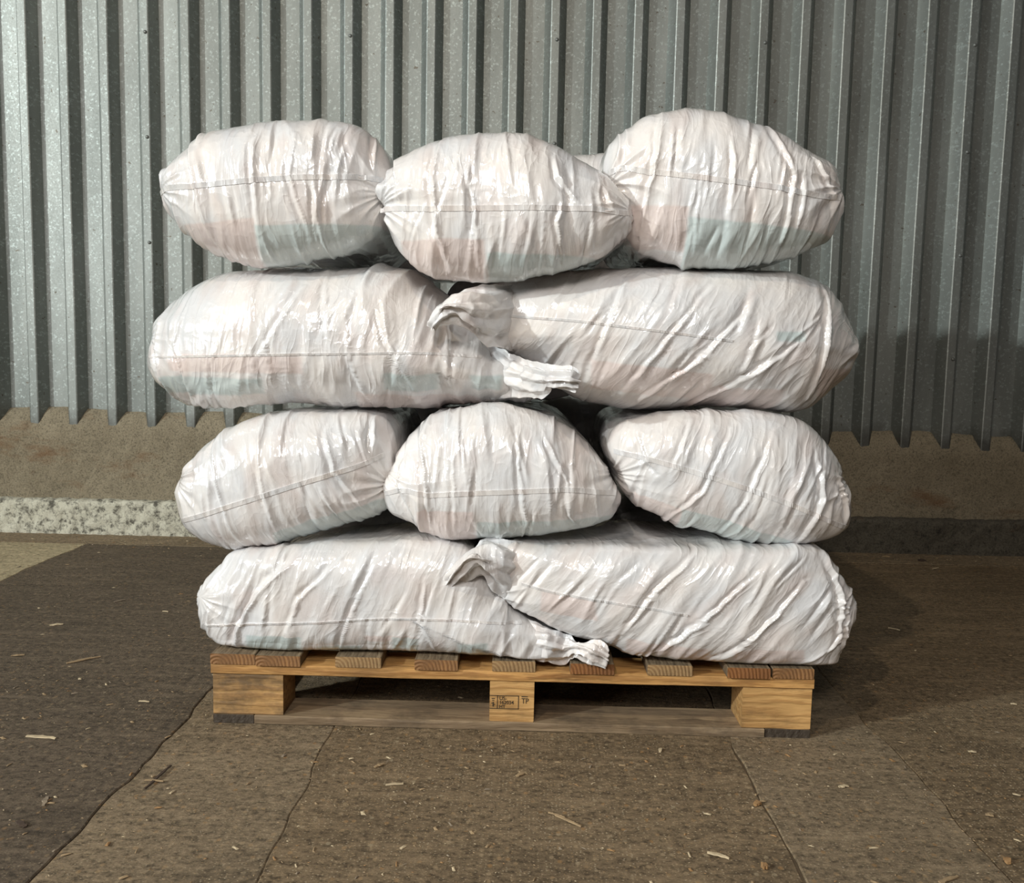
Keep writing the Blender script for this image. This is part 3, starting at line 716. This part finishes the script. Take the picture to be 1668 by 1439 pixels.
L3 = make_bag('white plastic sack lying end-on, rightmost of the second layer, tilted down right', [(989,732),(994,706),(1006,690),(1028,680),(1067,671),(1132,664),(1196,666),(1261,672),(1304,687),(1339,718),(1360,752),(1378,791),(1382,821),(1380,856),(1356,871),(1313,884),(1244,886),(1196,880),(1132,864),(1080,847),(1037,826),(1015,800),(1000,765)],
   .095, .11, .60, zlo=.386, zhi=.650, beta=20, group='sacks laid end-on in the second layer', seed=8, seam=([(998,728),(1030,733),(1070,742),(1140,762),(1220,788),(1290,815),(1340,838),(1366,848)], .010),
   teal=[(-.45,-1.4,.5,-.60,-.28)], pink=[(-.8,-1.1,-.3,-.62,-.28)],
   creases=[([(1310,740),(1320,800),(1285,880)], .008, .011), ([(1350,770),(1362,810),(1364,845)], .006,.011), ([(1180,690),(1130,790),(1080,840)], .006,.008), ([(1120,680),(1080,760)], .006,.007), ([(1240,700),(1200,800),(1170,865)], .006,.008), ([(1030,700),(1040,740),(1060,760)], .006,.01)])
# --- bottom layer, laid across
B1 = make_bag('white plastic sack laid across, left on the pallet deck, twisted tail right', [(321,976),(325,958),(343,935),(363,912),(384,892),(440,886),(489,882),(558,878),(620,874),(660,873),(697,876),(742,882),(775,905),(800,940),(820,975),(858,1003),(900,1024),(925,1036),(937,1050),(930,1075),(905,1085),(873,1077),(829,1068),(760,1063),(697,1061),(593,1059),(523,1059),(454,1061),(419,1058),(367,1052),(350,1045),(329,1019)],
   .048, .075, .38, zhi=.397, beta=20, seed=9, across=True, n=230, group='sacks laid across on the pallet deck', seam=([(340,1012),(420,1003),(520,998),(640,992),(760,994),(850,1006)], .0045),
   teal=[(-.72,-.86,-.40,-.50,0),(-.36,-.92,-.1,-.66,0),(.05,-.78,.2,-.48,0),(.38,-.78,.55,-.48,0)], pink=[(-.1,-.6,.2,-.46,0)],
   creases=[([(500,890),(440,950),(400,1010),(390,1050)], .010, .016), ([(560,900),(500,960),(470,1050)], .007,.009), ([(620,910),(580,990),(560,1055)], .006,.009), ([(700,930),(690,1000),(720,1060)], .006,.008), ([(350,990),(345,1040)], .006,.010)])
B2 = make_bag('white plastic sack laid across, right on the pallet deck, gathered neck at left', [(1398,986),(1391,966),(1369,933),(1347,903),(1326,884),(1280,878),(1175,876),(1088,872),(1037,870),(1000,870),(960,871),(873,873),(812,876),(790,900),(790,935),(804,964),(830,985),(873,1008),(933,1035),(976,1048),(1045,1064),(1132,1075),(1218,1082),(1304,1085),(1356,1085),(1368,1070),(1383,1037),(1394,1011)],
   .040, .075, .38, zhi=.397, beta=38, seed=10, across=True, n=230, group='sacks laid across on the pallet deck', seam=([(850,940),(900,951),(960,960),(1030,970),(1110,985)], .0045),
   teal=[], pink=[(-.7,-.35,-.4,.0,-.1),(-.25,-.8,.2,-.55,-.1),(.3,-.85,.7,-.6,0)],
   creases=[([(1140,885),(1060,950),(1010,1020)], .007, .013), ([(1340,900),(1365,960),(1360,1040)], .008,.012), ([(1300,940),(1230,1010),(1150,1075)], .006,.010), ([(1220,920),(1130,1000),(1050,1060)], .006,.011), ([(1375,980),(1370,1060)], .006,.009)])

# --- the sacks behind (only slivers of some show between the front ones)
def world_oval(cx, cz, a, b, e=.5):
    out = []
    for k in range(28):
        t = 2*math.pi*k/28; c, s = math.cos(t), math.sin(t)
        out.append((cx+a*abs(c)**e*(1 if c > 0 else -1), cz+b*abs(s)**e*(1 if s > 0 else -1)))
    return out
def back_bag(label, group, cx, cz, a, b, y0, yb, across, seed):
    return make_bag(label, world_oval(cx, cz, a, b), y0, .12 if across else .03, yb, seed=seed, across=across, n=70, world=True, group=group, p=3.5 if across else 4)
G_ = 'sacks in the back half of the stack'
back_bag('white plastic sack at the back, its top showing between middle and right top sacks', G_, .30, 1.155, .33, .185, .84, .15, True, 21)
back_bag('white plastic sack hidden at the back of the top layer, left side', G_, -.30, 1.10, .325, .13, .84, .15, True, 22)
back_bag('white plastic sack behind the third layer, sliver seen above the gathered neck', G_, -.03, .81, .185, .155, .47, .50, False, 23)
back_bag('white plastic sack hidden behind the left sack of the third layer', G_, -.42, .81, .185, .155, .47, .50, False, 24)
back_bag('white plastic sack hidden behind the right sack of the third layer', G_, .37, .81, .185, .155, .47, .50, False, 25)
back_bag('white plastic sack hidden at the back of the second layer, left side', G_, -.33, .52, .31, .134, .84, .15, True, 26)
back_bag('white plastic sack hidden at the back of the second layer, right side', G_, .30, .52, .31, .134, .84, .15, True, 27)
back_bag('white plastic sack behind the bottom layer, sliver seen left of the gathered neck', G_, -.04, .268, .185, .118, .47, .50, False, 28)
back_bag('white plastic sack hidden behind the left sack on the deck', G_, -.43, .268, .185, .118, .47, .50, False, 29)
back_bag('white plastic sack hidden behind the right sack on the deck', G_, .37, .268, .185, .118, .47, .50, False, 30)

# --- gathered necks and tails
film_patch('gathered_neck', [[(868,462,.17),(872,490,.13),(868,530,.13),(856,580,.17)],
                             [(812,466,.05),(810,490,.012),(812,530,.018),(815,566,.06)],
                             [(778,468,.035),(768,490,-.03),(772,522,-.025),(790,560,.03)],
                             [(745,476,.03),(728,494,-.045),(742,506,-.03),(762,538,.0)],
                             [(716,504,.02),(712,512,-.03),(716,522,-.03),(728,532,.0)],
                             [(702,528,.01),(701,533,-.01),(705,536,-.01),(712,537,.0)]], M2, nv=80, seed=3, amp=.006, freq=15, pleat=.006, pk=4)
film_patch('gathered_neck', [[(884,882,.08),(884,905,.06),(880,945,.06),(868,990,.08)],
                             [(832,882,.03),(830,905,-.01),(832,940,-.005),(834,980,.02)],
                             [(800,872,.04),(795,905,-.03),(800,930,-.03),(812,970,.02)],
                             [(772,890,.03),(762,908,-.05),(775,915,-.04),(790,940,.0)],
                             [(744,918,.02),(740,926,-.035),(748,936,-.03),(764,942,.0)],
                             [(727,942,.01),(725,947,-.01),(730,952,-.01),(738,952,.0)]], B2, nv=80, seed=5, amp=.006, freq=15, pleat=.006, pk=4)
film_patch('twisted_tail', [[(770,540,.16),(780,600,.12),(800,650,.13)],
                            [(835,578,.10),(842,610,.045),(850,648,.07)],
                            [(873,590,.02),(878,614,-.02),(884,650,.02)],
                            [(898,595,-.02),(894,613,-.05),(892,634,-.025)],
                            [(925,600,-.04),(926,615,-.07),(914,637,-.045)],
                            [(943,610,-.05),(944,622,-.06),(938,639,-.05)]], M1, nv=80, seed=8, amp=.007, freq=17, pleat=.006, pk=4)
film_patch('twisted_tail', [[(830,1000,.06),(832,1036,.04),(836,1068,.05)],
                            [(885,1017,.03),(886,1045,-.01),(888,1080,.01)],
                            [(926,1034,.03),(918,1054,.0),(918,1084,.03)],
                            [(944,1048,.01),(940,1056,-.02),(936,1066,.0)],
                            [(974,1046,.0),(964,1062,-.035),(950,1074,-.01)],
                            [(991,1060,-.01),(992,1074,-.03),(986,1091,-.02)]], B1, nv=80, seed=11, amp=.007, freq=18, pleat=.006, pk=4)

# ------------------------------------------------------------------ wood chips and litter
CH = [mat_plain('fresh_chip', (.62, .50, .32), .8), mat_plain('tan_chip', (.38, .27, .15), .85), mat_plain('dark_bark', (.07, .045, .03), .9), mat_plain('grey_chip', (.30, .24, .17), .9), mat_plain('orange_stone', (.36, .21, .09), .8)]
def chip(name, px0, px1, wd, mat, label, cat, seed, th=.003):
    p0, p1 = ground(*px0), ground(*px1); c = (p0+p1)/2; d = p1-p0; l = np.linalg.norm(d); d /= l; s = np.array([-d[1], d[0], 0])
    r = random.Random(seed); n = 7; V = []
    for k in range(n):
        t = k/(n-1); env = (.35+.65*math.sin(math.pi*min(max(t, .12), .88)))
        o = d*l*(t-.5); wv = wd*env*r.uniform(.75, 1.1)/2; z = .0005+th*.5*math.sin(math.pi*t)*r.uniform(.4, 1)
        j = s*r.gauss(0, wd*.08)
        V += [o+j-s*wv+[0,0,z], o+j+s*wv+[0,0,z+r.uniform(0, .001)], o+j+s*wv*.85+[0,0,z+th], o+j-s*wv*.9+[0,0,z+th*r.uniform(.7,1)]]
    Fc = [(4*k+j, 4*(k+1)+j, 4*(k+1)+(j+1) % 4, 4*k+(j+1) % 4) for k in range(n-1) for j in range(4)] + [(0,1,2,3), tuple(4*(n-1)+j for j in (3,2,1,0))]
    o = mesh_obj(name, np.array(V), Fc, mat, None); o.location = (c[0], c[1], .0005); tag(o, label, cat, 'wood litter on the floor'); return o
for i, a in enumerate([
    ('wood_chip', (81,1020), (103,1018), .012, 0, 'small cream wood chip with a notch, upper left floor', 'wood chip'),
    ('wood_chip', (108,1082), (164,1071), .011, 1, 'long tan pointed wood splinter on dark floor left of the pallet', 'wood chip'),
    ('wood_chip', (43,1201), (92,1204), .010, 0, 'longest pale cream wood strip at the left edge of the floor', 'wood chip'),
    ('wood_chip', (18,1070), (40,1068), .008, 1, 'short tan wood chip at far left, left of the long splinter', 'wood chip'),
    ('wood_chip', (226,1144), (243,1145), .004, 0, 'thin pale sliver left of the pallet corner block', 'wood chip'),
    ('twig', (236,1287), (278,1249), .006, 2, 'dark bark twig lying diagonally on the floor, lower left', 'twig'),
    ('straw', (236,1273), (266,1275), .003, 1, 'straw stalk crossing the dark bark twig', 'straw'),
    ('wood_chip', (70,1315), (77,1300), .010, 3, 'dull grey brown upright chip on the lower left floor', 'wood chip'),
    ('bark_chip', (28,1340), (40,1350), .012, 2, 'dark curled bark chip near the lower left corner', 'bark'),
    ('wood_chip', (186,982), (204,978), .006, 3, 'slim grey chip on dark floor left of the bottom sack', 'wood chip'),
    ('wood_chip', (265,997), (274,998), .004, 0, 'tiny pale sliver beside the bottom left sack', 'wood chip'),
    ('wood_chip', (610,1252), (626,1246), .008, 1, 'tan triangular chip in front of the pallet, left of centre', 'wood chip'),
    ('wood_chip', (628,1281), (657,1279), .006, 0, 'cream sliver below the tan triangular chip', 'wood chip'),
    ('wood_chip', (1074,1227), (1077,1221), .008, 0, 'small square cream chip before the right pallet opening', 'wood chip'),
    ('wood_chip', (840,1266), (857,1261), .010, 1, 'orange tan leaf-shaped chip in front of the centre block', 'wood chip'),
    ('straw', (904,1330), (946,1349), .004, 1, 'long tan straw lying diagonally on the front floor', 'straw'),
    ('straw', (893,1326), (920,1334), .002, 1, 'thin straw stalk end beside the long tan straw', 'straw'),
    ('wood_chip', (1152,1391), (1188,1400), .007, 0, 'pale splinter near the bottom edge, right of centre', 'wood chip'),
    ('wood_chip', (1366,1284), (1381,1282), .008, 0, 'pale chip on the worn strip at the lower right', 'wood chip'),
    ('wood_chip', (1447,1024), (1466,1028), .006, 0, 'cream sliver on the shaded floor right of the sacks', 'wood chip'),
    ('wood_chip', (1530,1440), (1560,1430), .008, 1, 'tan chip cut by the bottom edge at right', 'wood chip'),
    ('stone', (1228,1314), (1238,1311), .012, 4, 'small orange pebble in front of the right pallet block', 'stone'),
    ('stone', (1239,1414), (1251,1416), .013, 4, 'round orange pebble near the bottom edge', 'stone'),
    ('stone', (1637,1402), (1645,1410), .012, 4, 'orange pebble near the bottom right corner', 'stone'),
    ('stone', (1498,915), (1506,914), .022, 2, 'dark brown pebble by the kerb right of the sacks', 'stone'),
    ('wood_chip', (1437,907), (1449,908), .022, 1, 'flat tan chip by the kerb right of the sacks', 'wood chip'),
    ('wood_chip', (1519,928), (1529,926), .006, 0, 'pale sliver on shaded floor beside the dark pebble', 'wood chip'),
    ('wood_chip', (1605,1329), (1618,1331), .008, 1, 'tan chip at the right edge of the floor', 'wood chip'),
    ('wood_chip', (1577,1226), (1590,1227), .007, 0, 'cream chip on the floor right of the pallet shadow', 'wood chip'),
    ('wood_chip', (1646,1148), (1656,1149), .006, 0, 'small pale sliver at the right edge, level with the pallet', 'wood chip'),
    ]): chip(a[0], a[1], a[2], a[3], CH[a[4]], a[5], a[6], i, th=.005 if a[0] == 'stone' else .0022)

# crumbs of sawdust nobody could count
def crumbs(name, nn, boxes, mats, label, seed, smin, smax):
    r = np.random.RandomState(seed); V, Fc, MI = [], [], []
    for k in range(nn):
        bx = boxes[r.randint(len(boxes))]
        x = r.uniform(bx[0], bx[1]); y = r.uniform(bx[2], bx[3])
        z = bx[4] if len(bx) > 4 else 0.001
        l = r.uniform(smin, smax)*(1+2.0*(r.rand() < .12)); wd = l*r.uniform(.18, .6); a = r.uniform(0, math.pi); h = min(.0016, wd*.5)
        c, s = math.cos(a), math.sin(a); b = len(V)
        for dx, dy, dz in ((-l,-wd,0),(l,-wd*.6,0),(l*.8,wd,0),(-l*.9,wd*.8,0),(0,0,h)):
            V.append((x+(dx*c-dy*s)/2, y+(dx*s+dy*c)/2, z+dz))
        mi = r.randint(len(mats))
        for f in ((0,1,4),(1,2,4),(2,3,4),(3,0,4)): Fc.append(tuple(b+i for i in f)); MI.append(mi)
    o = mesh_obj(name, V, Fc, None, None)
    for m in mats: o.data.materials.append(m)
    o.data.polygons.foreach_set('material_index', MI); tag(o, label, 'sawdust', kind='stuff'); return o
crumbs('sawdust', 7500, [(-2.3,2.3,-1.0,1.58),(-.4,1.9,-.9,.0),(-1.9,.0,-.9,.3),(-2.2,2.2,1.55,1.75)], [CH[0], CH[1], CH[1], CH[3], CH[4]], 'scattered pale sawdust crumbs across the brown floor', 3, .0018, .0055)
